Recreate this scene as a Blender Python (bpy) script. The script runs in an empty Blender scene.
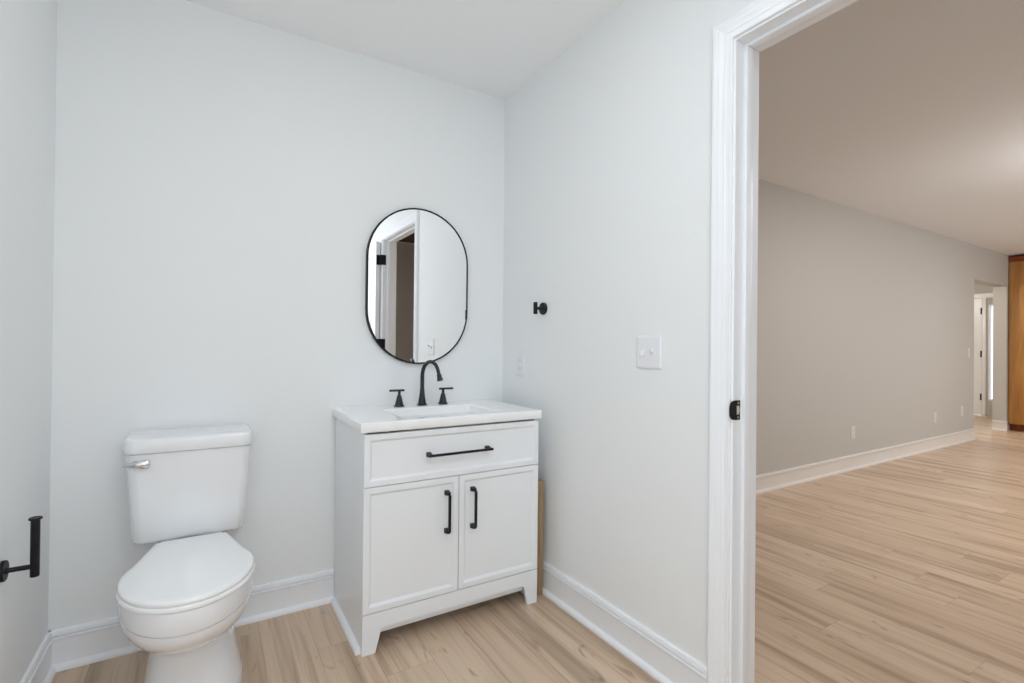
import bpy, bmesh, math, random
from mathutils import Vector, Matrix
C = bpy.context.scene.collection
SC = bpy.context.scene
random.seed(4)

# ------------------------------------------------------------------ camera
F_PX = 497.5453
YAW, PITCH, ROLL = math.radians(31.4728), math.radians(0.2823), math.radians(0.5886)
CAM = Vector((-1.3398, -2.2842, 1.1359))
fw = Vector((math.sin(YAW)*math.cos(PITCH), math.cos(YAW)*math.cos(PITCH), math.sin(PITCH)))
rt0 = Vector((math.cos(YAW), -math.sin(YAW), 0))
up0 = rt0.cross(fw)
rt = rt0*math.cos(ROLL) + up0*math.sin(ROLL)
up = -rt0*math.sin(ROLL) + up0*math.cos(ROLL)
cd = bpy.data.cameras.new('camera')
cd.sensor_fit = 'HORIZONTAL'
cd.sensor_width = 36.0
cd.lens = F_PX*36.0/1024.0
cd.clip_start = 0.02
cam = bpy.data.objects.new('camera', cd)
M3 = Matrix((rt, up, -fw)).transposed()
cam.matrix_world = Matrix.Translation(CAM) @ M3.to_4x4()
C.objects.link(cam)
SC.camera = cam

# ------------------------------------------------------------------ view, world, lights
SC.view_settings.view_transform = 'Standard'
SC.view_settings.look = 'None'
SC.view_settings.gamma = 1.0
SC.view_settings.use_curve_mapping = False
SC.view_settings.exposure = 0.0
SC.cycles.use_denoising = True
SC.cycles.max_bounces = 14
SC.cycles.diffuse_bounces = 8
SC.cycles.sample_clamp_indirect = 6.0

W = bpy.data.worlds.new('sky')
SC.world = W
W.use_nodes = True
wb = W.node_tree.nodes['Background']
wb.inputs['Color'].default_value = (0.93, 0.97, 1.0, 1)
wb.inputs['Strength'].default_value = 1.7

def lamp(name, kind, loc, watts, col, size=0.1, sizey=None, aim=None, portal=False):
    d = bpy.data.lights.new(name, kind)
    d.energy = watts
    d.color = col
    if kind == 'AREA':
        d.shape = 'DISK' if sizey is None else 'RECTANGLE'
        d.size = size
        if sizey:
            d.size_y = sizey
        if portal:
            d.cycles.is_portal = True
    else:
        d.shadow_soft_size = size
    o = bpy.data.objects.new(name, d)
    o.location = loc
    if aim is not None:
        o.rotation_euler = Vector(aim).to_track_quat('-Z', 'Y').to_euler()
    C.objects.link(o)
    return o

lamp('bathroom_overhead_light', 'AREA', (-0.90, -1.10, 2.425), 2.5, (0.97, 0.99, 1.0), 0.40, aim=(0, 0, -1))
lamp('bathroom_overhead_light', 'AREA', (-0.90, -2.40, 2.425), 9.0, (0.965, 0.983, 1.0), 0.40, aim=(0, 0, -1))  # added unseen fill behind the camera, brightens the vanity front
lamp('camera_flash_light', 'POINT', (-1.35, -2.62, 1.42), 12.8, (0.87, 0.95, 1.0), 0.10)  # unseen point light standing in for a flash at the camera, no wall fixture
for lx_, ly_, lw_ in ((2.6, -1.7, 19.0), (5.7, -1.9, 25.0)):
    lamp('hall_overhead_fill', 'AREA', (lx_, ly_, 2.425), lw_, (1.0, 0.985, 0.965), 0.30, aim=(0, 0, -1))  # added fill from above without fixtures, lifts the hall floor
lamp('hall_ceiling_fill', 'POINT', (3.5, -1.95, 1.95), 23.0, (0.98, 0.985, 1.0), 0.15)  # added point light in mid-air to brighten the hall ceiling, no pendant hangs here
lamp('hall_window_daylight', 'AREA', (6.2, -4.17, 1.35), 36.0, (0.95, 0.97, 0.99), 3.1, 1.55, aim=(0, 1, 0))
lamp('foyer_ceiling_lamp', 'POINT', (7.4, 1.5, 2.05), 52.0, (0.98, 0.92, 0.83), 0.12)

# ------------------------------------------------------------------ materials
def lin(r, g, b):
    f = lambda c: (c/255/12.92) if c/255 <= 0.04045 else ((c/255+0.055)/1.055)**2.4
    return (f(r), f(g), f(b), 1)

def mat(name, col, rough=0.5, metal=0.0, spec=0.5, bump=0.0, bscale=200.0, coat=0.0, vary=0.0):
    m = bpy.data.materials.new(name)
    m.use_nodes = True
    nt = m.node_tree
    b = nt.nodes['Principled BSDF']
    b.inputs['Base Color'].default_value = col
    b.inputs['Roughness'].default_value = rough
    b.inputs['Metallic'].default_value = metal
    b.inputs['Specular IOR Level'].default_value = spec
    b.inputs['Coat Weight'].default_value = coat
    b.inputs['Coat Roughness'].default_value = 0.06
    tc = nt.nodes.new('ShaderNodeTexCoord')
    n = nt.nodes.new('ShaderNodeTexNoise')
    n.inputs['Scale'].default_value = bscale
    n.inputs['Detail'].default_value = 3
    nt.links.new(tc.outputs['Object'], n.inputs['Vector'])
    if bump > 0:
        bp = nt.nodes.new('ShaderNodeBump')
        bp.inputs['Strength'].default_value = bump
        bp.inputs['Distance'].default_value = 0.001
        nt.links.new(n.outputs['Fac'], bp.inputs['Height'])
        nt.links.new(bp.outputs['Normal'], b.inputs['Normal'])
    if vary > 0:
        r = nt.nodes.new('ShaderNodeMapRange')
        r.inputs['To Min'].default_value = rough - vary
        r.inputs['To Max'].default_value = rough + vary
        nt.links.new(n.outputs['Fac'], r.inputs['Value'])
        nt.links.new(r.outputs['Result'], b.inputs['Roughness'])
    return m

WALL = mat('bathroom_wall_paint', (0.855, 0.875, 0.886, 1), 0.62, bump=0.10, bscale=420, spec=0.3)
CEIL = mat('ceiling_paint', (0.92, 0.926, 0.932, 1), 0.8, bump=0.08, bscale=300, spec=0.2)
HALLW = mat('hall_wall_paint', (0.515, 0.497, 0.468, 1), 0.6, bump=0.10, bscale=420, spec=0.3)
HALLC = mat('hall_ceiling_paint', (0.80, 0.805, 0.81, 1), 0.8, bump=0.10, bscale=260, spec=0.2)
TRIM = mat('white_trim_paint', (0.90, 0.922, 0.955, 1), 0.30, bump=0.03, bscale=120, spec=0.45)
CABW = mat('white_cabinet_paint', (0.865, 0.89, 0.92, 1), 0.34, bump=0.03, bscale=150, spec=0.45)
TOPW = mat('white_cultured_marble', (0.94, 0.95, 0.96, 1), 0.10, spec=0.5, bump=0.0, vary=0.03, bscale=6)
PORC = mat('white_porcelain', (0.86, 0.875, 0.90, 1), 0.10, spec=0.5, coat=0.5, vary=0.02, bscale=8)
SEAT = mat('white_seat_plastic', (0.91, 0.925, 0.935, 1), 0.16, spec=0.5, vary=0.02, bscale=8)
BLACK = mat('matte_black_metal', (0.006, 0.006, 0.008, 1), 0.42, metal=0.0, spec=0.28, bump=0.02, bscale=500)
BRONZE = mat('dark_faucet_metal', (0.020, 0.022, 0.024, 1), 0.38, spec=0.45, bump=0.02, bscale=500)
CHROME = mat('chrome', (0.72, 0.73, 0.74, 1), 0.14, metal=1.0, vary=0.03, bscale=30)
DARK = mat('dark_gap', (0.03, 0.03, 0.032, 1), 0.8, bump=0.02)
PLAST = mat('white_plate_plastic', (0.83, 0.84, 0.875, 1), 0.35, spec=0.45, vary=0.03, bscale=40)
CREAM = mat('cream_wood_hole', (0.62, 0.58, 0.50, 1), 0.7, bump=0.1, bscale=90)
GRILLE = mat('dark_bronze_grille', (0.10, 0.062, 0.038, 1), 0.5, bump=0.05, bscale=120)
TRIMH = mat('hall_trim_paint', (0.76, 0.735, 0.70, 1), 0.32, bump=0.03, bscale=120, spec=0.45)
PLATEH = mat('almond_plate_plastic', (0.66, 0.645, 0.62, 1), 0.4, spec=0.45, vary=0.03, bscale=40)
SLOT = mat('plate_slot_grey', (0.45, 0.45, 0.46, 1), 0.7)
MIRR = mat('mirror_silver', (0.95, 0.96, 0.965, 1), 0.0, metal=1.0)

def glass_mat():
    m = bpy.data.materials.new('clear_pane_glass')
    m.use_nodes = True
    nt = m.node_tree
    for n in list(nt.nodes):
        if n.type != 'OUTPUT_MATERIAL':
            nt.nodes.remove(n)
    out = nt.nodes['Material Output']
    t = nt.nodes.new('ShaderNodeBsdfTransparent')
    g = nt.nodes.new('ShaderNodeBsdfGlossy')
    g.inputs['Roughness'].default_value = 0.02
    fr = nt.nodes.new('ShaderNodeFresnel')
    mx = nt.nodes.new('ShaderNodeMixShader')
    nt.links.new(fr.outputs[0], mx.inputs[0])
    nt.links.new(t.outputs[0], mx.inputs[1])
    nt.links.new(g.outputs[0], mx.inputs[2])
    nt.links.new(mx.outputs[0], out.inputs['Surface'])
    return m
GLASS = glass_mat()

def floor_mat():
    m = bpy.data.materials.new('oak_laminate_planks')
    m.use_nodes = True
    nt = m.node_tree
    N, L = nt.nodes, nt.links
    b = N['Principled BSDF']
    tc = N.new('ShaderNodeTexCoord')
    sp = N.new('ShaderNodeSeparateXYZ')
    L.new(tc.outputs['Object'], sp.inputs[0])
    def math_(op, a, bb=None, c=None):
        n = N.new('ShaderNodeMath'); n.operation = op
        for i, v in enumerate((a, bb, c)):
            if v is None: continue
            if isinstance(v, (int, float)): n.inputs[i].default_value = v
            else: L.new(v, n.inputs[i])
        return n.outputs[0]
    PW, PL = 0.1735, 1.22
    xs = math_('DIVIDE', math_('ADD', sp.outputs['X'], 0.981 + PW*60), PW)
    row = math_('FLOOR', xs)
    fx = math_('FRACT', xs)
    wn = N.new('ShaderNodeTexWhiteNoise'); wn.noise_dimensions = '1D'
    L.new(row, wn.inputs['W'])
    ys = math_('ADD', math_('DIVIDE', math_('ADD', sp.outputs['Y'], 40.52), PL), wn.outputs['Value'])
    colr = math_('FLOOR', ys)
    fy = math_('FRACT', ys)
    cid = N.new('ShaderNodeCombineXYZ')
    L.new(row, cid.inputs[0]); L.new(colr, cid.inputs[1])
    wn2 = N.new('ShaderNodeTexWhiteNoise'); wn2.noise_dimensions = '2D'
    L.new(cid.outputs[0], wn2.inputs['Vector'])
    # seams
    dx = math_('MULTIPLY', math_('MINIMUM', fx, math_('SUBTRACT', 1.0, fx)), PW)
    dy = math_('MULTIPLY', math_('MINIMUM', fy, math_('SUBTRACT', 1.0, fy)), PL)
    d = math_('MINIMUM', dx, dy)
    seam = N.new('ShaderNodeMapRange')
    seam.inputs['From Min'].default_value = 0.0004
    seam.inputs['From Max'].default_value = 0.0020
    L.new(d, seam.inputs['Value'])
    # grain space: shifted per plank
    gx = math_('ADD', sp.outputs['X'], math_('MULTIPLY', wn2.outputs['Value'], 37.0))
    gy = math_('ADD', sp.outputs['Y'], math_('MULTIPLY', wn2.outputs['Value'], 71.0))
    def noise(sx, sy, detail=4, dist=0.0, rough=0.55):
        cb = N.new('ShaderNodeCombineXYZ')
        L.new(math_('MULTIPLY', gx, sx), cb.inputs[0])
        L.new(math_('MULTIPLY', gy, sy), cb.inputs[1])
        n = N.new('ShaderNodeTexNoise')
        n.inputs['Scale'].default_value = 1.0
        n.inputs['Detail'].default_value = detail
        n.inputs['Roughness'].default_value = rough
        n.inputs['Distortion'].default_value = dist
        L.new(cb.outputs[0], n.inputs['Vector'])
        return n.outputs['Fac']
    broad = noise(10, 0.70, 1.2, 0.5)
    mid = noise(42, 1.3, 3, 0.4)
    fine = noise(170, 5.0, 4, 0.3, 0.6)
    patch = noise(3.0, 1.6, 2)
    knot = noise(13, 4.2, 2, 1.2)
    base = N.new('ShaderNodeValToRGB')
    e = base.color_ramp.elements
    e[0].position = 0.0; e[0].color = lin(200, 173, 148)
    e[1].position = 1.0; e[1].color = lin(225, 204, 181)
    e2 = base.color_ramp.elements.new(0.5); e2.color = lin(213, 189, 165)
    mixv = math_('ADD', math_('MULTIPLY', wn2.outputs['Value'], 0.42), math_('MULTIPLY', patch, 0.58))
    L.new(mixv, base.inputs['Fac'])
    def mul(colA, fac_, col):
        mx = N.new('ShaderNodeMix'); mx.data_type = 'RGBA'; mx.blend_type = 'MULTIPLY'
        L.new(fac_, mx.inputs['Factor']); L.new(colA, mx.inputs['A'])
        mx.inputs['B'].default_value = col
        return mx.outputs['Result']
    def rng(v, a, c, t0, t1):
        r = N.new('ShaderNodeMapRange')
        r.interpolation_type = 'SMOOTHSTEP'
        for k, val in (('From Min', a), ('From Max', c), ('To Min', t0), ('To Max', t1)):
            r.inputs[k].default_value = val
        L.new(v, r.inputs['Value'])
        return r.outputs['Result']
    c1 = mul(base.outputs['Color'], rng(broad, 0.48, 0.72, 0.0, 0.85), (0.64, 0.60, 0.56, 1))
    c1b = mul(c1, rng(mid, 0.46, 0.74, 0.0, 0.75), (0.70, 0.65, 0.60, 1))
    c2 = mul(c1b, rng(fine, 0.45, 0.75, 0.0, 0.35), (0.76, 0.71, 0.66, 1))
    c3 = mul(c2, rng(knot, 0.63, 0.76, 0.0, 0.8), (0.55, 0.48, 0.42, 1))
    inv = math_('SUBTRACT', 1.0, seam.outputs['Result'])
    c4 = mul(c3, math_('MULTIPLY', inv, 0.5), (0.55, 0.48, 0.42, 1))
    L.new(c4, b.inputs['Base Color'])
    L.new(rng(fine, 0.3, 0.8, 0.30, 0.44), b.inputs['Roughness'])
    b.inputs['Specular IOR Level'].default_value = 0.42
    bp = N.new('ShaderNodeBump')
    bp.inputs['Strength'].default_value = 0.25
    bp.inputs['Distance'].default_value = 0.0012
    h = math_('ADD', math_('MULTIPLY', seam.outputs['Result'], 0.8), math_('MULTIPLY', fine, 0.25))
    L.new(h, bp.inputs['Height'])
    L.new(bp.outputs['Normal'], b.inputs['Normal'])
    return m
FLOOR = floor_mat()

def wood_mat(name, c0, c1, sx, sy, sz, rough=0.4):
    m = bpy.data.materials.new(name)
    m.use_nodes = True
    nt = m.node_tree
    N, L = nt.nodes, nt.links
    b = N['Principled BSDF']
    tc = N.new('ShaderNodeTexCoord')
    mp = N.new('ShaderNodeMapping')
    mp.inputs['Scale'].default_value = (sx, sy, sz)
    L.new(tc.outputs['Object'], mp.inputs[0])
    n = N.new('ShaderNodeTexNoise')
    n.inputs['Scale'].default_value = 1.0
    n.inputs['Detail'].default_value = 5
    n.inputs['Distortion'].default_value = 0.6
    L.new(mp.outputs[0], n.inputs['Vector'])
    r = N.new('ShaderNodeValToRGB')
    r.color_ramp.elements[0].position = 0.3
    r.color_ramp.elements[0].color = c0
    r.color_ramp.elements[1].position = 0.7
    r.color_ramp.elements[1].color = c1
    L.new(n.outputs['Fac'], r.inputs['Fac'])
    L.new(r.outputs['Color'], b.inputs['Base Color'])
    b.inputs['Roughness'].default_value = rough
    return m
HONEY = wood_mat('honey_cabinet_wood', lin(160, 108, 52), lin(196, 146, 84), 14, 14, 1.2, 0.32)
REDW = wood_mat('dark_cabinet_wood', lin(112, 50, 16), lin(140, 70, 26), 14, 14, 1.2, 0.35)
BOARDM = wood_mat('raw_board_wood', lin(132, 108, 78), lin(178, 152, 116), 70, 50, 2.2, 0.7)

# ------------------------------------------------------------------ mesh helpers
def wloc(p):
    v = Vector((0, 0, 0))
    while p is not None:
        v += p.location
        p = p.parent
    return v

def smooth(bm, ang=35):
    for f in bm.faces:
        f.smooth = True
    lim = math.radians(ang)
    for e in bm.edges:
        if len(e.link_faces) == 2 and e.calc_face_angle(0) > lim:
            e.smooth = False

def obj(name, bm, m, parent=None, ang=35, loc=None):
    """Link ONE mesh object; bm is in world coordinates."""
    bmesh.ops.recalc_face_normals(bm, faces=bm.faces)
    smooth(bm, ang)
    o = bpy.data.objects.new(name, None)
    base = wloc(parent)
    own = Vector(loc) if loc is not None else (Vector((0, 0, 0)) if parent is None else base)
    me = bpy.data.meshes.new(name)
    for v in bm.verts:
        v.co -= own
    bm.to_mesh(me)
    bm.free()
    me.materials.append(m)
    bpy.data.objects.remove(o)
    o = bpy.data.objects.new(name, me)
    o.location = own - base
    o.parent = parent
    C.objects.link(o)
    return o

def thing(name, label, cat, loc=(0, 0, 0), group=None):
    o = bpy.data.objects.new(name, None)
    o.empty_display_size = 0.05
    C.objects.link(o)
    o.location = loc
    o['label'] = label
    o['category'] = cat
    if group:
        o['group'] = group
    return o

def tag(o, label, cat, group=None):
    o['label'] = label
    o['category'] = cat
    if group:
        o['group'] = group
    return o

def struct(name, bm, m, parent=None, ang=35):
    o = obj(name, bm, m, parent, ang)
    if parent is None:
        o['kind'] = 'structure'
    return o

def B():
    return bmesh.new()

def merge(bm, other):
    me = bpy.data.meshes.new('tmp')
    other.to_mesh(me)
    other.free()
    bm.from_mesh(me)
    bpy.data.meshes.remove(me)

def add_box(bm, x0, x1, y0, y1, z0, z1, bev=0.0, seg=2):
    t = bmesh.new()
    bmesh.ops.create_cube(t, size=1.0)
    for v in t.verts:
        v.co = Vector(((x0+x1)/2 + v.co.x*(x1-x0), (y0+y1)/2 + v.co.y*(y1-y0), (z0+z1)/2 + v.co.z*(z1-z0)))
    if bev > 0:
        bmesh.ops.bevel(t, geom=list(t.edges), offset=bev, segments=seg, profile=0.6, affect='EDGES')
    merge(bm, t)
    return bm

def add_loft(bm, rings, cap0=True, cap1=True):
    vs = [[bm.verts.new(p) for p in r] for r in rings]
    n = len(rings[0])
    for a, b in zip(vs[:-1], vs[1:]):
        for i in range(n):
            bm.faces.new((a[i], a[(i+1) % n], b[(i+1) % n], b[i]))
    if cap0:
        bm.faces.new(list(reversed(vs[0])))
    if cap1:
        bm.faces.new(vs[-1])
    return bm

def frame_axes(d):
    d = Vector(d).normalized()
    a = Vector((0, 0, 1)) if abs(d.z) < 0.9 else Vector((1, 0, 0))
    s = d.cross(a).normalized()
    return s, d.cross(s).normalized()

def add_lathe(bm, origin, axis, prof, n=32):
    """prof: list of (distance along axis, radius)."""
    s, t = frame_axes(axis)
    ax = Vector(axis).normalized()
    O = Vector(origin)
    rings = []
    for h, r in prof:
        r = max(r, 1e-4)
        rings.append([O + ax*h + s*(r*math.cos(2*math.pi*k/n)) + t*(r*math.sin(2*math.pi*k/n)) for k in range(n)])
    return add_loft(bm, rings)

def add_tube(bm, pts, rad, n=20):
    pts = [Vector(p) for p in pts]
    rads = rad if isinstance(rad, (list, tuple)) else [rad]*len(pts)
    rings = []
    prev = None
    for i, p in enumerate(pts):
        d = (pts[min(i+1, len(pts)-1)] - pts[max(i-1, 0)]).normalized()
        if prev is None:
            s, _ = frame_axes(d)
        else:
            s = (prev - d*prev.dot(d)).normalized()
        prev = s
        t = d.cross(s)
        rings.append([p + s*(rads[i]*math.cos(2*math.pi*k/n)) + t*(rads[i]*math.sin(2*math.pi*k/n)) for k in range(n)])
    return add_loft(bm, rings)

def sweep(bm, stations, closed=False):
    """stations: list of equal-length open/closed profiles (already placed)."""
    return add_loft(bm, stations, True, True)

# ------------------------------------------------------------------ dimensions
WID = 1.7944           # bathroom width
H = 2.44
TH = 0.115             # thickness of the wall with the door
YF = -3.25             # wall behind the camera
YS = -4.05             # south wall of the hall
YC, XC = -4.05, 1.35    # hall's south limit; added unseen stub wall that blocks lamp light
Y2 = 0.0194            # hall wall plane
OX0, OX1, OZ = 6.88, 8.11, 2.01   # cased-less opening at the end of the hall wall
JY0, JY1, JZ = -1.364, -2.177, 2.052  # door jamb faces

# ------------------------------------------------------------------ structure
bm = B(); add_box(bm, -WID-0.12, 10.2, YC-0.15, 2.9, -0.06, 0.0)
struct('floor', bm, FLOOR)
bm = B(); add_box(bm, -WID-0.12, TH-0.055, YF-0.12, 0.15, H, H+0.08)
struct('ceiling', bm, CEIL)
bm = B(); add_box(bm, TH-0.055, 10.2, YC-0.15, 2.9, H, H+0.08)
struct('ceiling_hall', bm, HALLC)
bm = B(); add_box(bm, -WID-0.12, TH, 0.0, 0.16, 0, H)
struct('wall_back', bm, WALL)
bm = B(); add_box(bm, -WID-0.12, -WID, YF-0.12, 0.0, 0, H)
struct('wall_left', bm, WALL)
bm = B(); add_box(bm, -WID, 0.0, YF-0.12, YF, 0, H)
struct('wall_front', bm, WALL)
rough = 0.019
bm = B()
add_box(bm, 0, TH, JY0+rough, 0.0, 0, H)
add_box(bm, 0, TH, JY1-rough, JY0+rough, JZ+rough, H)
add_box(bm, 0, TH, YC, JY1-rough, 0, H)
struct('wall_right', bm, WALL)
# hall: far wall with its opening, east and south walls
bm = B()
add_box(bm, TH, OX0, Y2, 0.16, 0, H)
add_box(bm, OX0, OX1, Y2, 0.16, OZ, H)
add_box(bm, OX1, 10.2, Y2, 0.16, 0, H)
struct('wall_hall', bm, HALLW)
bm = B(); add_box(bm, 8.72, 8.84, YS, Y2, 0, H)
struct('wall_east', bm, HALLW)
WX0, WX1, WZ0, WZ1 = 4.6, 7.8, 0.55, 2.15
bm = B()
add_box(bm, 0.0, WX0, YS-0.12, YS, 0, H)
add_box(bm, WX1, 8.84, YS-0.12, YS, 0, H)
add_box(bm, WX0, WX1, YS-0.12, YS, 0, WZ0)
add_box(bm, WX0, WX1, YS-0.12, YS, WZ1, H)
struct('wall_south', bm, HALLW)
bm = B(); add_box(bm, XC, XC+0.12, YS, -2.85, 0, H)
struct('wall_light_blocker', bm, HALLW)  # added out of view to keep lamp light off the south wall's end
# foyer walls: the wall of the front door with door and sidelight holes, west, north
DX = 9.90
DY0, DY1, DZ = 0.762, 1.66, 2.0       # front door
SY0, SY1, SZ0, SZ1 = 0.43, 0.672, 0.27, 1.87   # sidelight pane
bm = B()
add_box(bm, DX, DX+0.12, 0.16, SY0, 0, H)
add_box(bm, DX, DX+0.12, SY0, SY1, 0, SZ0)
add_box(bm, DX, DX+0.12, SY0, SY1, SZ1, H)
add_box(bm, DX, DX+0.12, SY1, DY0, 0, H)
add_box(bm, DX, DX+0.12, DY0, DY1, DZ, H)
add_box(bm, DX, DX+0.12, DY1, 2.8, 0, H)
struct('wall_foyer_east', bm, HALLW)
bm = B(); add_box(bm, 6.3, 6.42, 0.16, 2.8, 0, H)
struct('wall_foyer_west', bm, HALLW)
bm = B(); add_box(bm, 6.3, DX+0.12, 2.8, 2.9, 0, H)
struct('wall_foyer_north', bm, HALLW)

# baseboards (flat board, grooved cap, shoe at the floor)
BASE = [(0.0, 0.0), (0.027, 0.0), (0.0275, 0.006), (0.025, 0.013), (0.020, 0.019), (0.013, 0.022),
        (0.0125, 0.0980), (0.0140, 0.1035), (0.0165, 0.1070), (0.0170, 0.1100), (0.0160, 0.1125), (0.0050, 0.1134),
        (0.0050, 0.1172), (0.0122, 0.1180), (0.0122, 0.1230), (0.0110, 0.1300), (0.0095, 0.1345), (0.0085, 0.1350), (0.0, 0.1350)]

def add_base(bm, p0, p1, nrm):
    n = Vector((nrm[0], nrm[1], 0))
    rings = []
    for p in (p0, p1):
        rings.append([Vector((p[0], p[1], 0)) + n*d + Vector((0, 0, z)) for d, z in BASE])
    add_loft(bm, rings)

bm = B(); add_base(bm, (-WID, 0), (-0.8535, 0), (0, -1)); add_base(bm, (-0.087, 0), (0, 0), (0, -1))
struct('baseboard_back', bm, TRIM)
bm = B(); add_base(bm, (-WID, YF), (-WID, 0), (1, 0))
struct('baseboard_left', bm, TRIM)
bm = B(); add_base(bm, (0, -1.2885), (0, 0), (-1, 0)); add_base(bm, (0, YF), (0, -2.254), (-1, 0))
struct('baseboard_right', bm, TRIM)
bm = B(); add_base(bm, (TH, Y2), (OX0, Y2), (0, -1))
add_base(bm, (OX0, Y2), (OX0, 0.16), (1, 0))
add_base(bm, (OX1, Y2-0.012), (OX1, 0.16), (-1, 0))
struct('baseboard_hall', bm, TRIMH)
bm = B(); add_base(bm, (DX, 0.16), (DX, 0.42), (-1, 0)); add_base(bm, (DX, 1.74), (DX, 2.8), (-1, 0))
struct('baseboard_foyer', bm, TRIMH)
bm = B(); add_base(bm, (XC+0.12, YS), (8.72, YS), (0, 1)); add_base(bm, (TH, YS), (XC, YS), (0, 1))
struct('baseboard_south', bm, TRIMH)

# door casing: profile swept round the opening with mitred corners
CAS = [(0.0, 0.0), (0.0, 0.0085), (0.0015, 0.0105), (0.0040, 0.0110), (0.0065, 0.0098), (0.0085, 0.0098), (0.018, 0.0112),
       (0.0225, 0.0130), (0.0235, 0.0118), (0.0260, 0.0120), (0.034, 0.0142), (0.0420, 0.0158), (0.0430, 0.0146),
       (0.0460, 0.0150), (0.0530, 0.0166), (0.0540, 0.0154), (0.0570, 0.0164), (0.0630, 0.0166), (0.0670, 0.0140), (0.0700, 0.0085), (0.0715, 0.0035), (0.0720, 0.0)]

def casing(side):
    bm = B()
    xs = (lambda d: -d) if side < 0 else (lambda d: TH + d)
    a, b, top = JY0 + 0.006, JY1 - 0.006, JZ + 0.006
    st = [[Vector((xs(d), a + u, 0.0)) for u, d in CAS],
          [Vector((xs(d), a + u, top + u)) for u, d in CAS],
          [Vector((xs(d), b - u, top + u)) for u, d in CAS],
          [Vector((xs(d), b - u, 0.0)) for u, d in CAS]]
    add_loft(bm, st)
    return bm
struct('trim_1', casing(-1), TRIM, ang=12)
struct('trim_2', casing(1), TRIM, ang=12)
# jamb lining and door stop
bm = B()
add_box(bm, -0.0015, TH+0.0015, JY0, JY0+rough, 0, JZ+rough, 0.001, 1)
add_box(bm, -0.0015, TH+0.0015, JY1-rough, JY1, 0, JZ+rough, 0.001, 1)
add_box(bm, -0.0015, TH+0.0015, JY1, JY0, JZ, JZ+rough, 0.001, 1)
struct('trim_3', bm, TRIM)
bm = B()
SX0, SX1, SD = 0.039, 0.071, 0.011
add_box(bm, SX0, SX1, JY0-SD, JY0, 0, JZ, 0.003, 2)
add_box(bm, SX0, SX1, JY1, JY1+SD, 0, JZ, 0.003, 2)
add_box(bm, SX0, SX1, JY1+SD, JY0-SD, JZ-SD, JZ, 0.003, 2)
struct('trim_4', bm, TRIM)

# bathroom door, swung right back against the wall; only its hinge edge shows, in the mirror
def panel_door(bm, u0, u1, z0, z1, put, t, rail=0.115, rec=0.008):
    """slab in (u,z) with two recessed panels on both faces; put(u, w, z) -> point, w in 0..t"""
    zs = [(z0+0.20, z0+0.92), (z0+1.06, z1-0.12)]
    def bx(ua, ub, wa, wb, za, zb):
        P, Q = put(ua, wa, za), put(ub, wb, zb)
        add_box(bm, min(P[0], Q[0]), max(P[0], Q[0]), min(P[1], Q[1]), max(P[1], Q[1]), min(P[2], Q[2]), max(P[2], Q[2]), 0.0015, 1)
    bx(u0, u0+rail, 0, t, z0, z1); bx(u1-rail, u1, 0, t, z0, z1)
    bx(u0+rail, u1-rail, 0, t, z0, zs[0][0]); bx(u0+rail, u1-rail, 0, t, zs[0][1], zs[1][0]); bx(u0+rail, u1-rail, 0, t, zs[1][1], z1)
    for za, zb in zs:
        bx(u0+rail-0.002, u1-rail+0.002, rec, t-rec, za-0.002, zb+0.002)
        bx(u0+rail+0.05, u1-rail-0.05, rec-0.005, t-rec+0.005, za+0.05, zb-0.05)
bm = B()
panel_door(bm, -2.201, -3.006, 0.012, 2.045, lambda u, w, z: (-0.058+w, u, z), 0.035)
# panel_door works with increasing u only: mirror it
bm.free()
bm = B()
panel_door(bm, 2.201, 3.006, 0.012, 2.045, lambda u, w, z: (-0.058+w, -u, z), 0.035)
door1 = struct('door_1', bm, TRIM)
def hinge(zc):
    bm = B()
    add_lathe(bm, (-0.0215, -2.1895, zc-0.045), (0, 0, 1), [(0, 0.0045), (0.001, 0.0062), (0.089, 0.0062), (0.09, 0.0045)], 16)
    add_box(bm, -0.0235, 0.026, -2.1790, -2.1755, zc-0.045, zc+0.045, 0.0008, 1)      # leaf on the jamb
    add_box(bm, -0.0215, 0.0, -2.1900, -2.1765, zc-0.044, zc+0.044, 0.0008, 1)
    add_box(bm, -0.0540, -0.0195, -2.2015, -2.1985, zc-0.045, zc+0.045, 0.0008, 1)    # leaf on the door edge
    add_box(bm, -0.0240, -0.0190, -2.2005, -2.1890, zc-0.044, zc+0.044, 0.0008, 1)
    return obj('hinge', bm, BLACK, door1)
for zc in (0.26, 1.124, 1.880):
    hinge(zc)
bm = B()
add_lathe(bm, (-0.057, -2.945, 0.945), (-1, 0, 0), [(0, 0.026), (0.006, 0.026), (0.008, 0.024), (0.009, 0.010), (0.04, 0.010)], 24)
add_tube(bm, [(-0.097, -2.955, 0.945), (-0.099, -2.90, 0.945), (-0.099, -2.835, 0.945)], [0.010, 0.009, 0.008], 14)
obj('handle', bm, BLACK, door1)

# strike plate on the latch jamb
sp_ = thing('strike_plate', 'black metal latch strike plate on the white door jamb', 'strike plate', (0.0, JY0, 0.945))
bm = B()
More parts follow.
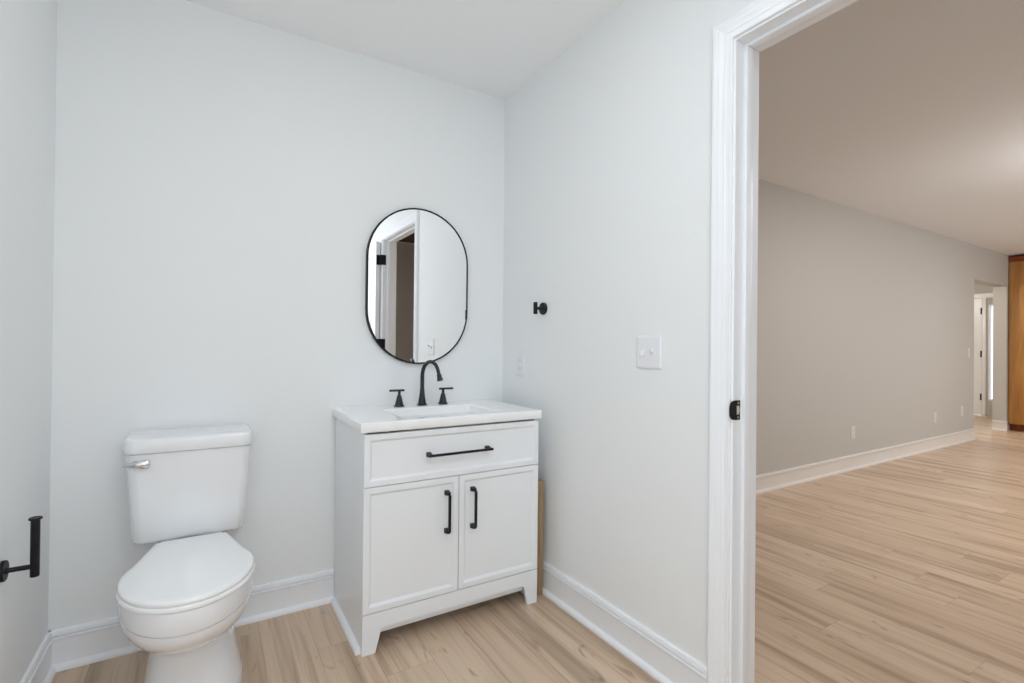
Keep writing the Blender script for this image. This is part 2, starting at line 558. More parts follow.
# plate with a lip wrapping over the jamb's edge, D shaped towards the room
pts = [(0.027, 0.029), (0.027, -0.029), (0.004, -0.029), (-0.010, -0.027), (-0.0185, -0.020), (-0.0215, -0.008),
       (-0.0215, 0.008), (-0.0185, 0.020), (-0.010, 0.027), (0.004, 0.029)]
holes = [(0.0105, 0.013), (0.0205, 0.013), (0.0235, 0.006), (0.0235, -0.006), (0.0205, -0.013), (0.0105, -0.013)]
def lip(x):
    return 0.0 if x > -0.002 else 0.0025*((-x-0.002)/0.0165)**1.2 + 0.0
f0 = [Vector((x, JY0-0.0012, 0.945+z)) for x, z in pts]
f1 = [Vector((x, JY0-0.0038, 0.945+z)) for x, z in pts]
add_loft(bm, [f0, f1])
obj('plate', bm, BLACK, sp_)
bm = B()
add_loft(bm, [[Vector((x, JY0-0.0036, 0.945+z)) for x, z in holes], [Vector((x, JY0-0.0042, 0.945+z)) for x, z in holes]])
h_ = obj('latch_hole', bm, CREAM, sp_)
h_['label'] = 'pale wood seen through the latch hole'
for zz in (0.9665, 0.9235):
    bm = B()
    add_lathe(bm, (0.0165, JY0-0.0036, zz), (0, -1, 0), [(0, 0.0042), (0.0007, 0.0042), (0.0011, 0.002)], 14)
    obj('screw', bm, CHROME, sp_)

# ------------------------------------------------------------------ vanity
VX0, VX1, VF, VB = -0.8520, -0.0885, -0.4732, -0.004
van = thing('vanity_cabinet', 'white shaker vanity cabinet with one wide drawer over two doors and black pulls', 'vanity', (-0.4745, -0.24, 0))
ftb = VF + 0.0185       # back of the fronts
bm = B()
add_box(bm, VX0, VX0+0.016, ftb, VB, 0.0, 0.8075, 0.001, 1)
add_box(bm, VX1-0.016, VX1, ftb, VB, 0.0, 0.8075, 0.001, 1)
add_box(bm, VX0+0.016, VX1-0.016, VB-0.012, VB, 0.09, 0.8075)
add_box(bm, VX0+0.016, VX1-0.016, ftb+0.001, VB-0.012, 0.092, 0.108)
add_box(bm, VX0+0.016, VX1-0.016, ftb+0.0005, ftb+0.018, 0.760, 0.782)
add_box(bm, VX0+0.016, VX1-0.016, ftb+0.0005, ftb+0.018, 0.597, 0.615)
add_box(bm, -0.480, -0.464, ftb+0.0005, ftb+0.016, 0.108, 0.60)
obj('carcass', bm, CABW, van)
# base rail with two tapered feet, one solid outline
bm = B()
out = [(VX0, 0.0), (-0.803, 0.0), (-0.7845, 0.078), (-0.7800, 0.0850), (-0.7720, 0.0885), (-0.168, 0.0885), (-0.1600, 0.0850), (-0.1555, 0.078), (-0.1370, 0.0),
       (VX1, 0.0), (VX1, 0.1450), (VX0, 0.1450)]
t = bmesh.new()
add_loft(t, [[Vector((x, VF+0.0005, z)) for x, z in out], [Vector((x, ftb, z)) for x, z in out]])
bmesh.ops.bevel(t, geom=[e for e in t.edges if abs(e.verts[0].co.y-e.verts[1].co.y) < 1e-5], offset=0.0012, segments=2, affect='EDGES')
merge(bm, t)
obj('base_rail', bm, CABW, van)
bm = B(); add_box(bm, VX0+0.016, VX1-0.016, VF+0.026, VF+0.038, 0.056, 0.0925, 0.001, 1)
obj('toe_board', bm, CABW, van)

def shaker(bm, x0, x1, z0, z1, rail):
    y0, y1 = VF, ftb - 0.0005
    inn = [(x0+rail, z0+rail), (x1-rail, z0+rail), (x1-rail, z1-rail), (x0+rail, z1-rail)]
    o_ = [(x0, z0), (x1, z0), (x1, z1), (x0, z1)]
    s_ = 0.009
    ins = [(x0+rail+s_, z0+rail+s_), (x1-rail-s_, z0+rail+s_), (x1-rail-s_, z1-rail-s_), (x0+rail+s_, z1-rail-s_)]
    ob = [(x0+0.0012, z0+0.0012), (x1-0.0012, z0+0.0012), (x1-0.0012, z1-0.0012), (x0+0.0012, z1-0.0012)]
    rings = [[Vector((x, y1, z)) for x, z in o_], [Vector((x, y0+0.0012, z)) for x, z in o_],
             [Vector((x, y0, z)) for x, z in ob], [Vector((x, y0, z)) for x, z in inn],
             [Vector((x, y0+0.0015, z)) for x, z in [(a+(0.0015 if i in (0, 3) else -0.0015), b+(0.0015 if i < 2 else -0.0015)) for i, (a, b) in enumerate(inn)]],
             [Vector((x, y0+0.0075, z)) for x, z in ins]]
    add_loft(bm, rings)
    return bm
GAP = 0.0016
dr = obj('drawer_front', shaker(B(), VX0, VX1, 0.6085, 0.8000, 0.0205), CABW, van, 20)
dl = obj('door', shaker(B(), VX0, -0.4725-GAP, 0.1485, 0.6055, 0.0215), CABW, van, 20)
drr = obj('door', shaker(B(), -0.4725+GAP, VX1, 0.1485, 0.6055, 0.0215), CABW, van, 20)

def pull(parent, a, b):
    """square bar pull from a to b (x,z) on the fronts' plane"""
    bm = B()
    yb = VF - 0.027
    (xa, za), (xb, zb) = a, b
    w = 0.0045
    add_box(bm, min(xa, xb)-w, max(xa, xb)+w, yb-0.006, yb+0.004, min(za, zb)-w, max(za, zb)+w, 0.0012, 2)
    for (x, z), s in ((a, 1), (b, -1)):
        dx = 0.007*s if abs(xa-xb) > 0.05 else 0
        dz = 0.007*s if abs(za-zb) > 0.05 else 0
        x2, z2 = x+dx, z+dz
        t = bmesh.new()
        r0 = [Vector((x2+i*0.0085, VF+0.009, z2+j*0.0085)) for i, j in ((-1, -1), (1, -1), (1, 1), (-1, 1))]
        r1 = [Vector((x2+i*0.0080, VF-0.004, z2+j*0.0080)) for i, j in ((-1, -1), (1, -1), (1, 1), (-1, 1))]
        r2 = [Vector((x2+i*0.0050, yb+0.003, z2+j*0.0050)) for i, j in ((-1, -1), (1, -1), (1, 1), (-1, 1))]
        add_loft(t, [r0, r1, r2])
        merge(bm, t)
    o = obj('handle', bm, BLACK, parent)
    o['label'] = 'matte black square bar pull'
    return o
pull(dr, (-0.610, 0.7040), (-0.3385, 0.7040))
pull(dl, (-0.5250, 0.5380), (-0.5250, 0.4025))
pull(drr, (-0.4105, 0.5370), (-0.4105, 0.4010))
# shoe moulding along the side
bm = B()
add_loft(bm, [[Vector((VX0-d, y, z)) for d, z in [(0, 0), (0.019, 0), (0.0195, 0.006), (0.017, 0.014), (0.011, 0.020), (0.004, 0.022), (0, 0.022)]] for y in (-0.452, -0.028)])
obj('shoe_molding', bm, TRIM, van)

# countertop with a moulded rectangular basin
TX0, TX1, TY0, TY1, TZ0, TZ1 = -0.8680, -0.0810, -0.4864, -0.001, 0.8094, 0.8455
top = thing('countertop', 'glossy white vanity countertop with a moulded rectangular sink basin', 'countertop', (-0.4745, -0.24, TZ0))
def rrect(x0, x1, y0, y1, r, z, n=6):
    P = []
    for cx, cy, a0 in ((x1-r, y1-r, 0), (x0+r, y1-r, 90), (x0+r, y0+r, 180), (x1-r, y0+r, 270)):
        for k in range(n+1):
            a = math.radians(a0 + 90*k/n)
            P.append(Vector((cx+r*math.cos(a), cy+r*math.sin(a), z)))
    return P
bx0, bx1, by0, by1 = -0.690, -0.260, -0.420, -0.142
bm = B()
rings = [rrect(bx0+0.012, bx1-0.012, by0+0.012, by1-0.012, 0.03, TZ0-0.001),
         rrect(TX0+0.002, TX1-0.002, TY0+0.002, TY1, 0.003, TZ0),
         rrect(TX0, TX1, TY0, TY1, 0.004, TZ0+0.002),
         rrect(TX0, TX1, TY0, TY1, 0.004, TZ1-0.004),
         rrect(TX0+0.0012, TX1-0.0012, TY0+0.0012, TY1-0.0005, 0.004, TZ1-0.0012),
         rrect(TX0+0.004, TX1-0.004, TY0+0.004, TY1-0.001, 0.004, TZ1),
         rrect(TX0+0.008, TX1-0.008, TY0+0.008, TY1-0.004, 0.004, TZ1),
         rrect(bx0-0.010, bx1+0.010, by0-0.010, by1+0.010, 0.030, TZ1),
         rrect(bx0-0.004, bx1+0.004, by0-0.004, by1+0.004, 0.026, TZ1-0.0001),
         rrect(bx0, bx1, by0, by1, 0.024, TZ1-0.002),
         rrect(bx0+0.003, bx1-0.003, by0+0.003, by1-0.003, 0.024, TZ1-0.006)]
add_loft(bm, rings, False, False)
obj('slab', bm, TOPW, top, 50)
bm = B()
rings = [rrect(bx0+0.003, bx1-0.003, by0+0.003, by1-0.003, 0.024, TZ1-0.006),
         rrect(bx0+0.010, bx1-0.010, by0+0.010, by1-0.008, 0.028, 0.785),
         rrect(bx0+0.022, bx1-0.022, by0+0.024, by1-0.018, 0.036, 0.745),
         rrect(bx0+0.050, bx1-0.050, by0+0.052, by1-0.040, 0.045, 0.728),
         rrect(bx0+0.17, bx1-0.17, by0+0.105, by1-0.105, 0.02, 0.722)]
add_loft(bm, rings, False, True)
obj('basin', bm, TOPW, top, 60)
bm = B()
add_lathe(bm, (-0.476, -0.281, 0.7215), (0, 0, 1), [(0, 0.030), (0.002, 0.030), (0.0035, 0.027), (0.0035, 0.019), (0.006, 0.018), (0.007, 0.010)], 28)
obj('drain', bm, BLACK, top)

# ------------------------------------------------------------------ faucet
fc = thing('faucet', 'matte black widespread faucet with an arched spout and two bar lever handles', 'faucet', (-0.4790, -0.077, TZ1))
bm = B()
fx, fy = -0.4790, -0.077
add_lathe(bm, (fx, fy, TZ1), (0, 0, 1), [(0, 0.0235), (0.003, 0.0240), (0.005, 0.0225), (0.007, 0.0195), (0.020, 0.0168), (0.040, 0.0138), (0.062, 0.0112), (0.080, 0.0096)], 32)
d = Vector((0.22, -1.0, 0)).normalized()
path, rad = [], []
for z in (0.915, 0.94, 0.96, 0.978):
    path.append(Vector((fx, fy, z))); rad.append(0.0092)
R_, zc = 0.066, 0.982
for k in range(1, 17):
    a = math.radians(180 - 163*k/16)
    path.append(Vector((fx, fy, zc)) + d*(R_ + R_*math.cos(a)) + Vector((0, 0, R_*1.04*math.sin(a))))
    rad.append(0.0092 - 0.0012*k/16)
last = path[-1]
tdir = (path[-1]-path[-2]).normalized()
path.append(last + tdir*0.012); rad.append(0.0080)
add_tube(bm, path, rad, 20)
sp_o = obj('spout', bm, BRONZE, fc)
bm = B()
add_lathe(bm, path[-1]-tdir*0.004, tdir, [(0, 0.0095), (0.002, 0.0108), (0.006, 0.0108), (0.010, 0.0100), (0.022, 0.0132), (0.025, 0.0136), (0.028, 0.0130), (0.0285, 0.009)], 26)
obj('aerator', bm, BRONZE, sp_o)
for hx, s in ((-0.5895, -1), (-0.3735, 1)):
    bm = B()
    add_lathe(bm, (hx, fy, TZ1), (0, 0, 1), [(0, 0.0240), (0.0035, 0.0245), (0.005, 0.0225), (0.007, 0.0195), (0.025, 0.0150), (0.045, 0.0108), (0.050, 0.0086), (0.053, 0.0066), (0.060, 0.0064), (0.074, 0.0070)], 30)
    hb = obj('handle', bm, BRONZE, fc)
    bm = B()
    x0, x1 = (hx-0.046, hx+0.024) if s < 0 else (hx-0.020, hx+0.052)
    add_tube(bm, [(x0, fy, 0.9185), (x0+0.001, fy, 0.9185), (x1-0.001, fy, 0.9185), (x1, fy, 0.9185)], [0.0035, 0.0050, 0.0050, 0.0035], 16)
    obj('lever', bm, BRONZE, hb)

# ------------------------------------------------------------------ mirror
mr = thing('wall_mirror', 'pill-shaped wall mirror with a thin black frame above the vanity', 'mirror', (-0.4745, 0, 1.408))
def stadium(cx, cz, w, h, y, n=28):
    r = w/2
    P = []
    for k in range(n+1):
        a = math.pi*k/n
        P.append(Vector((cx+r*math.cos(a), y, cz+h/2-r+r*math.sin(a))))
    for k in range(n+1):
        a = math.pi + math.pi*k/n
        P.append(Vector((cx+r*math.cos(a), y, cz-h/2+r+r*math.sin(a))))
    return P
mw, mh, mt = 0.509, 0.746, 0.0074
S = lambda g, y: stadium(-0.4745, 1.408, mw-2*g, mh-2*g, y)
bm = B()
add_loft(bm, [S(0, -0.002), S(0, -0.0215), S(0.0010, -0.0225), S(mt-0.001, -0.0225), S(mt, -0.0218), S(mt, -0.002), S(0, -0.002)], False, False)
obj('frame', bm, BLACK, mr, 40)
bm = B()
add_loft(bm, [S(mt-0.0006, -0.004), S(mt-0.0006, -0.0200)], True, True)
obj('mirror_glass', bm, MIRR, mr, 40)

# ------------------------------------------------------------------ toilet
TXC = -1.3775
toilet = thing('toilet', 'white two-piece toilet with a closed lid and chrome flush lever', 'toilet', (TXC, -0.35, 0))
def egg(yf, yb, hw, z, n=48, pw=2.0, wmid=0.52, bk=3.0, xc=TXC):
    """plan outline: round front at yf, blunter back at yb, widest at wmid from the back"""
    P = []
    ym = yb + (yf-yb)*wmid
    for k in range(n):
        a = 2*math.pi*k/n
        c, s = math.cos(a), math.sin(a)
        p = pw if s < 0 else bk
        x = math.copysign(abs(c)**(2/p), c)*hw
        y = math.copysign(abs(s)**(2/p), s)
        P.append(Vector((xc+x, ym + (y*(yb-ym) if y > 0 else -y*(yf-ym)), z)))
    return P
bm = B()
rings = [egg(-0.500, -0.10, 0.142, 0.000, pw=2.6, bk=4),
         egg(-0.503, -0.10, 0.144, 0.006, pw=2.6, bk=4),
         egg(-0.498, -0.10, 0.140, 0.030, pw=2.6, bk=4),
         egg(-0.484, -0.10, 0.126, 0.090, pw=2.5, bk=4),
         egg(-0.476, -0.10, 0.116, 0.150, pw=2.4, bk=4),
         egg(-0.474, -0.10, 0.110, 0.195, pw=2.3, bk=4),
         egg(-0.482, -0.09, 0.110, 0.216, pw=2.2, bk=4),
         egg(-0.515, -0.08, 0.118, 0.230, pw=2.2, bk=3.6),
         egg(-0.568, -0.07, 0.134, 0.242, pw=2.15, bk=3.4),
         egg(-0.615, -0.06, 0.150, 0.260, pw=2.1, bk=3.2),
         egg(-0.652, -0.05, 0.164, 0.286, pw=2.1, bk=3.0),
         egg(-0.676, -0.045, 0.1725, 0.308, pw=2.1, bk=3.0),
         egg(-0.689, -0.04, 0.1765, 0.330, pw=2.1, bk=3.0),
         egg(-0.692, -0.04, 0.1775, 0.3440, pw=2.1, bk=3.0),
         egg(-0.690, -0.04, 0.1760, 0.3458, pw=2.1, bk=3.0),
         egg(-0.695, -0.04, 0.1790, 0.3480, pw=2.1, bk=3.0),
         egg(-0.698, -0.04, 0.1800, 0.3540, pw=2.1, bk=3.0),
         egg(-0.700, -0.04, 0.1805, 0.400, pw=2.1, bk=3.0),
         egg(-0.698, -0.04, 0.1795, 0.412, pw=2.1, bk=3.0),
         egg(-0.690, -0.045, 0.172, 0.4165, pw=2.1, bk=3.0)]
for r in rings:
    for v in r:
        if v.z < 0.2:
            v.x += 0.012*(1 - v.z/0.2)**0.5
# rear of the bowl narrows into the tank deck
for r in rings:
    for v in r:
        if v.z > 0.24:
            lim = 0.090 + (0.19 - 0.090)*min(1.0, max(0.0, (-v.y-0.18)/0.25))
            dx = v.x - TXC
            if abs(dx) > lim:
                v.x = TXC + math.copysign(lim, dx)
add_loft(bm, rings)
obj('bowl', bm, PORC, toilet, 50)

def lid_outline(g, z, n=40, y_front=-0.7015, hw=0.1765, yb=-0.206, bw=0.103, dome=0.0):
    """round front, straight tapering sides, flat short back edge; g = inset"""
    P = []
    yc = -0.485
    a0 = math.radians(28)          # where the sides leave the round part
    for k in range(n+1):
        a = a0 + (-math.pi - 2*a0)*k/n
        x = (hw-g)*math.cos(a)
        s = math.sin(a)
        y = yc + (s*(yc - y_front - g) if s < 0 else s*0.175)
        P.append(Vector((TXC+x, y, z)))
    b = bw - g*0.7
    for x, y in ((-b-0.007, yb-0.016-g), (-b+0.010, yb-g), (b-0.010, yb-g), (b+0.007, yb-0.016-g)):
        P.append(Vector((TXC+x, y, z)))
    for p in P:
        p.z += max(0.0, p.y + 0.70)*0.014     # the lid rises slightly towards its hinge
    return P
bm = B()
add_loft(bm, [lid_outline(0.010, 0.4150), lid_outline(0.001, 0.4160), lid_outline(0.0, 0.4200), lid_outline(0.0005, 0.4250), lid_outline(0.003, 0.4285), lid_outline(0.012, 0.4290)])
obj('seat', bm, SEAT, toilet, 50)
bm = B()
lid = [lid_outline(0.010, 0.4292), lid_outline(0.0050, 0.4305), lid_outline(0.0035, 0.4340), lid_outline(0.0040, 0.4385), lid_outline(0.0065, 0.4420), lid_outline(0.012, 0.4440),
       lid_outline(0.025, 0.4452), lid_outline(0.060, 0.4463), lid_outline(0.084, 0.4466)]
add_loft(bm, lid)
obj('lid', bm, SEAT, toilet, 50)
for sx in (-1, 1):
    bm = B()
    add_box(bm, TXC+sx*0.070-0.017, TXC+sx*0.070+0.017, -0.218, -0.190, 0.416, 0.434, 0.006, 3)
    obj('seat_hinge', bm, SEAT, toilet)

def sq(x0, x1, y0, y1, r, z, n=8):
    return rrect(x0, x1, y0, y1, r, z, n)
bm = B()
TKX = TXC - 0.006
def tank_ring(z, hw, yf, r=0.035, yb=-0.022):
    return sq(TKX-hw, TKX+hw, yf, yb, r, z)
add_loft(bm, [tank_ring(0.4380, 0.130, -0.165, 0.04, -0.05), tank_ring(0.4390, 0.152, -0.184, 0.04, -0.035), tank_ring(0.4435, 0.164, -0.194, 0.038, -0.025), tank_ring(0.4530, 0.1685, -0.199, 0.036),
              tank_ring(0.54, 0.1740, -0.203), tank_ring(0.64, 0.1800, -0.2075), tank_ring(0.70, 0.1840, -0.2105), tank_ring(0.7505, 0.1870, -0.213), tank_ring(0.7525, 0.1845, -0.2105)])
tank = obj('tank', bm, PORC, toilet, 50)
bm = B()
def lid_ring(z, g):
    return sq(TKX-0.1935+g, TKX+0.1935-g, -0.2225+g, -0.012-g*0.5, max(0.036-g*0.4, 0.01), z)
add_loft(bm, [lid_ring(0.7540, 0.006), lid_ring(0.7545, 0.0025), lid_ring(0.7575, 0.0008), lid_ring(0.775, 0.0), lid_ring(0.7900, 0.0005), lid_ring(0.7965, 0.0020), lid_ring(0.8005, 0.0045), lid_ring(0.8028, 0.0085), lid_ring(0.8038, 0.0135), lid_ring(0.8041, 0.019), lid_ring(0.8041, 0.024)])
obj('tank_lid', bm, PORC, toilet, 50)
bm = B()
# dark sealing gasket and bolts in the gap under the tank
add_box(bm, TXC-0.055, TXC+0.055, -0.165, -0.075, 0.4150, 0.4360, 0.006, 2)
obj('gasket', bm, DARK, toilet)
for sx in (-1, 1):
    bm = B(); add_lathe(bm, (TXC+sx*0.088, -0.135, 0.4100), (0, 0, 1), [(0, 0.009), (0.012, 0.009), (0.013, 0.014), (0.027, 0.014)], 6)
    obj('tank_bolt', bm, DARK, toilet)
    bm = B(); add_lathe(bm, (TXC+sx*0.105, -0.30, 0.0), (0, 0, 1), [(0, 0.021), (0.012, 0.021), (0.022, 0.016), (0.027, 0.006)], 18)
    obj('bolt_cap', bm, PORC, toilet)
# flush lever
bm = B()
lx, ly, lz = TXC-0.160, -0.2105, 0.7200
add_lathe(bm, (lx, ly+0.003, lz), (0, -1, 0), [(0, 0.013), (0.004, 0.013), (0.007, 0.0115), (0.012, 0.0085), (0.020, 0.0085)], 24)
# blunt paddle to the right, cone to the left
rings = []
for x, hh, yy, ww in ((lx-0.036, 0.0015, -0.219, 0.0015), (lx-0.020, 0.0060, -0.2205, 0.004), (lx-0.006, 0.0105, -0.2225, 0.007), (lx+0.001, 0.0115, -0.2235, 0.0075), (lx+0.0015, 0.0075, -0.2235, 0.006), (lx+0.004, 0.0075, -0.2235, 0.006), (lx+0.0045, 0.0100, -0.2240, 0.0075),
                      (lx+0.018, 0.0140, -0.2245, 0.0070), (lx+0.034, 0.0145, -0.2250, 0.0060), (lx+0.0375, 0.0105, -0.2250, 0.0045)):
    rings.append([Vector((x, yy + ww*math.cos(2*math.pi*k/16), lz + hh*math.sin(2*math.pi*k/16))) for k in range(16)])
add_loft(bm, rings)
fl = obj('flush_lever', bm, CHROME, tank, 40)
fl['label'] = 'chrome flush lever at the top left of the tank'

# ------------------------------------------------------------------ toilet paper holder (left wall)
tp = thing('toilet_paper_holder', 'black upright toilet paper holder bar on the left wall beside the toilet', 'toilet paper holder', (-WID, -0.475, 0.526))
bm = B()
add_lathe(bm, (-WID+0.0005, -0.475, 0.526), (1, 0, 0), [(0, 0.0270), (0.0075, 0.0270), (0.0095, 0.0255), (0.0095, 0.010)], 36)
obj('wall_flange', bm, BLACK, tp)
bm = B()
add_lathe(bm, (-WID+0.008, -0.475, 0.526), (1, 0, 0), [(0, 0.0100), (0.006, 0.0075), (0.008, 0.0065), (0.064, 0.0065)], 24)
obj('arm', bm, BLACK, tp)
bm = B()
add_lathe(bm, (-1.7285, -0.475, 0.4985), (0, 0, 1), [(0, 0.0090), (0.001, 0.0100), (0.150, 0.0100), (0.1525, 0.0100), (0.1527, 0.0135), (0.1535, 0.0145), (0.1565, 0.0145), (0.158, 0.0135)], 30)
obj('bar', bm, BLACK, tp)

# robe hook
hk = thing('robe_hook', 'black robe hook with a round flange and short upright bar on the right wall', 'robe hook', (0, -0.378, 1.3025))
bm = B(); add_lathe(bm, (-0.0005, -0.378, 1.3025), (-1, 0, 0), [(0, 0.0285), (0.0075, 0.0285), (0.0095, 0.0268), (0.0095, 0.010)], 36)
obj('wall_flange', bm, BLACK, hk)
bm = B(); add_lathe(bm, (-0.008, -0.378, 1.3025), (-1, 0, 0), [(0, 0.0090), (0.004, 0.0075), (0.006, 0.0070), (0.044, 0.0070)], 22)
obj('stem', bm, BLACK, hk)
bm = B(); add_lathe(bm, (-0.0475, -0.378, 1.2755), (0, 0, 1), [(0, 0.0085), (0.001, 0.0095), (0.054, 0.0095), (0.055, 0.0085)], 26)
obj('hook_bar', bm, BLACK, hk)

# ------------------------------------------------------------------ plates
def plate_bm(c, u, n, w, h, t=0.006):
    """bevelled wall plate at c, u = horizontal axis, n = normal"""
    bm = B()
    c, u, n = Vector(c), Vector(u), Vector(n)
    def ring(ww, hh, d, r=0.004):
        return [c + u*p.x + Vector((0, 0, p.y)) + n*d for p in rrect(-ww/2, ww/2, -hh/2, hh/2, r, 0, 3)]
    add_loft(bm, [ring(w, h, 0.0004), ring(w, h, 0.0022), ring(w-0.003, h-0.003, t-0.001), ring(w-0.006, h-0.006, t), ring(w-0.02, h-0.02, t)])
    return bm
def small_box(c, u, n, w, h, d0, d1, bev=0.0006):
    bm = B()
    c, u, n = Vector(c), Vector(u), Vector(n)
    t = bmesh.new()
    bmesh.ops.create_cube(t, size=1.0)
    for v in t.verts:
        q = v.co.copy()
        v.co = c + u*(q.x*w) + Vector((0, 0, q.y*h)) + n*(d0 + (q.z+0.5)*(d1-d0))
    bmesh.ops.bevel(t, geom=list(t.edges), offset=bev, segments=1, affect='EDGES')
    merge(bm, t)
    return bm
def screw_bm(c, n, d):
    return add_lathe(B(), Vector(c)+Vector(n)*d, n, [(0, 0.0030), (0.0006, 0.0030), (0.0010, 0.0020)], 12)

def outlet(c, u, n, label, group=None, w=0.071, h=0.117, pm=None):
    pm = pm or PLAST
    o = thing('wall_outlet', label, 'outlet', c, group)
    obj('plate', plate_bm(c, u, n, w, h), pm, o)
    for dz in (0.0195, -0.0195):
        cc = Vector(c) + Vector((0, 0, dz))
        t = B()
        ring = lambda d, g: [cc + Vector(u)*p.x + Vector((0, 0, p.y)) + Vector(n)*d for p in rrect(-0.0165+g, 0.0165-g, -0.0140+g, 0.0140-g, 0.010, 0, 6)]
        add_loft(t, [ring(0.004, 0), ring(0.0072, 0), ring(0.0078, 0.001)])
        s = obj('socket', t, pm, o)
        bm = B()
        for du in (-0.0062, 0.0062):
            merge(bm, small_box(cc + Vector(u)*du + Vector((0, 0, 0.003)), u, n, 0.0020, 0.0075, 0.0074, 0.0080, 0.0001))
        merge(bm, add_lathe(B(), cc + Vector((0, 0, -0.0068)) + Vector(n)*0.0074, n, [(0, 0.0024), (0.0006, 0.0024)], 10))
        obj('slot', bm, SLOT, s)
    obj('screw', screw_bm(c, n, 0.006), pm, o)
    return o
def switch(c, u, n, label, k, ups, w, h, group=None, pm=None):
    pm = pm or PLAST
    o = thing('light_switch', label, 'light switch', c, group)
    obj('plate', plate_bm(c, u, n, w, h), pm, o)
    for i in range(k):
        cc = Vector(c) + Vector(u)*((i-(k-1)/2)*0.046)
        obj('toggle_slot', small_box(cc, u, n, 0.0105, 0.0245, 0.0052, 0.0068, 0.0005), pm, o)
        bm = B()
        s = 1 if ups[i] else -1
        r0 = [cc + Vector(u)*a*0.0046 + Vector((0, 0, b*0.0085)) + Vector(n)*0.0062 for a, b in ((-1, -1), (1, -1), (1, 1), (-1, 1))]
        r1 = [cc + Vector(u)*a*0.0036 + Vector((0, 0, s*0.0105 + b*0.0040)) + Vector(n)*0.0185 for a, b in ((-1, -1), (1, -1), (1, 1), (-1, 1))]
        add_loft(bm, [r0, r1])
        obj('toggle', bm, pm, o, 20)
        for dz in (0.030, -0.030):
            obj('screw', screw_bm(cc + Vector((0, 0, dz)), n, 0.0058), pm, o)
    return o
switch((0, -1.030, 1.1115), (0, -1, 0), (-1, 0, 0), 'white double toggle switch plate on the wall left of the doorway', 2, (False, True), 0.115, 0.117)
outlet((0, -0.183, 1.0385), (0, -1, 0), (-1, 0, 0), 'white outlet plate on the bathroom wall right above the vanity counter', w=0.074, h=0.128)
outlet((3.815, Y2, 0.340), (1, 0, 0), (0, -1, 0), 'pale wall outlet low on the hall wall, nearest the bathroom doorway', 'hall wall outlets', pm=PLATEH)
outlet((5.69, Y2, 0.350), (1, 0, 0), (0, -1, 0), 'pale wall outlet on the hall wall, middle one of the three low ones', 'hall wall outlets', pm=PLATEH)
outlet((6.49, Y2, 0.378), (1, 0, 0), (0, -1, 0), 'pale wall outlet on the hall wall, low and closest to the foyer opening', 'hall wall outlets', pm=PLATEH)
switch((6.70, Y2, 1.085), (1, 0, 0), (0, -1, 0), 'pale single light switch beside the foyer opening in the hall', 1, (True,), 0.071, 0.117, pm=PLATEH)

# wooden board stored between vanity and wall
bm = B()
add_box(bm, -0.0700, -0.0510, -0.428, -0.060, 0.0, 0.512, 0.0012, 1)
add_box(bm, -0.0505, -0.0285, -0.430, -0.060, 0.0, 0.518, 0.0012, 1)
bd = thing('wooden_board', 'raw brown wooden board standing upright between the vanity and the wall', 'board', (-0.05, -0.245, 0))
obj('panel', bm, BOARDM, bd)

# ------------------------------------------------------------------ hall end: tall cabinet, foyer door, sidelight
CX = 8.165
cb = thing('tall_cabinet', 'tall honey-brown wooden cabinet standing at the far end of the hall', 'cabinet', (CX+0.3, -0.62, 0))
CY0, CY1 = Y2-0.004, -1.25
bm = B()
add_box(bm, CX+0.02, 8.715, CY1, CY0, 0.095, 2.37, 0.002, 1)
obj('body', bm, HONEY, cb)
bm = B(); add_box(bm, CX+0.085, 8.70, CY1+0.01, CY0-0.002, 0.0, 0.095)
obj('toe_kick', bm, REDW, cb)
bm = B()
add_loft(bm, [[Vector((CX+0.03-d, y, z)) for d, z in [(0, 2.345), (0.022, 2.345), (0.026, 2.362), (0.036, 2.385), (0.050, 2.402), (0.050, 2.415), (0, 2.415)]] for y in (CY1, CY0)])
obj('crown', bm, REDW, cb)
for ya, yb in ((CY0-0.004, -0.625), (-0.629, CY1+0.004)):
    bm = B()
    add_box(bm, CX, CX+0.0195, yb, ya, 0.105, 2.340, 0.003, 2)
    dd = obj('door', bm, HONEY, cb)
    yk = yb+0.05 if ya > -0.3 else ya-0.05
    bm = B(); add_lathe(bm, (CX+0.001, yk, 1.05), (-1, 0, 0), [(0, 0.008), (0.012, 0.007), (0.018, 0.015), (0.026, 0.014), (0.028, 0.006)], 18)
    obj('knob', bm, BLACK, dd)

# front door of the foyer
bm = B()
panel_door(bm, DY0+0.004, DY1-0.004, 0.012, DZ-0.004, lambda u, w, z: (DX+0.012+w, u, z), 0.042)
door2 = struct('door_2', bm, TRIM)
for zc in (0.316, 1.047, 1.779):
    bm = B()
    add_lathe(bm, (DX+0.008, DY0+0.004, zc-0.055), (0, 0, 1), [(0, 0.007), (0.001, 0.009), (0.109, 0.009), (0.11, 0.007)], 14)
    add_box(bm, DX+0.002, DX+0.0125, DY0-0.010, DY0+0.022, zc-0.055, zc+0.055, 0.001, 1)
    obj('hinge', bm, BLACK, door2)
bm = B()
add_lathe(bm, (DX+0.013, DY1-0.07, 0.95), (-1, 0, 0), [(0, 0.030), (0.008, 0.030), (0.010, 0.012), (0.035, 0.012), (0.040, 0.026), (0.060, 0.024), (0.066, 0.010)], 22)
obj('handle', bm, BLACK, door2)
# casing round the door and sidelight
bm = B()
for a, b_, z0, z1 in ((DY0-0.055, DY0-0.006, 0, DZ), (DY1+0.006, DY1+0.075, 0, DZ), (SY0-0.075, SY0-0.010, 0, DZ), (SY0-0.075, DY1+0.075, DZ, DZ+0.075)):
    add_box(bm, DX-0.016, DX-0.0005, a, b_, z0, z1, 0.003, 2)
struct('trim_5', bm, TRIM)
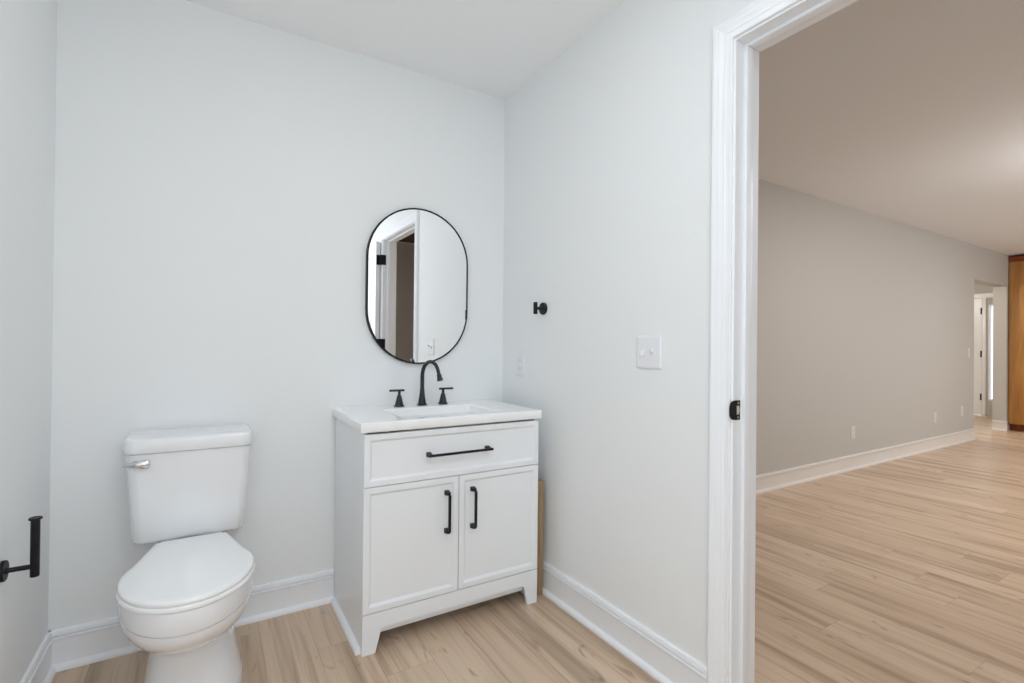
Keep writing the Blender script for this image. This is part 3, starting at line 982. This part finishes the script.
# sidelight window
bm = B()
add_box(bm, DX-0.010, DX+0.05, SY0-0.008, SY0+0.018, SZ0, SZ1, 0.002, 1)
add_box(bm, DX-0.010, DX+0.05, SY1-0.010, SY1+0.006, SZ0, SZ1, 0.002, 1)
add_box(bm, DX-0.010, DX+0.05, SY0, SY1, SZ0-0.01, SZ0+0.018, 0.002, 1)
add_box(bm, DX-0.010, DX+0.05, SY0, SY1, SZ1-0.018, SZ1+0.01, 0.002, 1)
win2 = struct('window_2', bm, TRIM)
bm = B(); add_box(bm, DX+0.018, DX+0.024, SY0+0.016, SY1-0.008, SZ0+0.016, SZ1-0.016)
obj('pane', bm, GLASS, win2)
# hall window in the south wall
bm = B()
for a, b_, z0, z1 in ((WX0, WX0+0.05, WZ0, WZ1), (WX1-0.05, WX1, WZ0, WZ1), ((WX0+WX1)/2-0.03, (WX0+WX1)/2+0.03, WZ0, WZ1),
                      (WX0, WX1, WZ0, WZ0+0.05), (WX0, WX1, WZ1-0.05, WZ1)):
    add_box(bm, a, b_, YS-0.09, YS-0.03, z0, z1, 0.003, 1)
win1 = struct('window_1', bm, TRIM)
bm = B(); add_box(bm, WX0+0.045, WX1-0.045, YS-0.066, YS-0.060, WZ0+0.045, WZ1-0.045)
obj('pane', bm, GLASS, win1)

# return-air grille on the hall ceiling (a sliver of it shows in the mirror)
gr = thing('ceiling_grille', 'dark slatted air grille on the hall ceiling, seen in the mirror', 'vent', (0.80, -3.62, H))
gx0, gx1, gy0, gy1 = 0.42, 1.18, -3.92, -3.32
bm = B()
for a, b_, c_, d_ in ((gx0, gx0+0.03, gy0, gy1), (gx1-0.03, gx1, gy0, gy1), (gx0, gx1, gy0, gy0+0.03), (gx0, gx1, gy1-0.03, gy1)):
    add_box(bm, a, b_, c_, d_, H-0.014, H-0.0005, 0.002, 1)
obj('frame', bm, GRILLE, gr)
bm = B()
for k in range(9):
    y = gy0 + 0.06 + k*0.0600
    add_loft(bm, [[Vector((x, y+dy, H+dz)) for dy, dz in ((0.0, -0.012), (0.003, -0.0125), (0.030, -0.004), (0.027, -0.003))] for x in (gx0+0.02, gx1-0.02)])
obj('slats', bm, GRILLE, gr)
bm = B(); add_box(bm, gx0+0.02, gx1-0.02, gy0+0.02, gy1-0.02, H-0.0026, H-0.0006)
obj('backing', bm, DARK, gr)
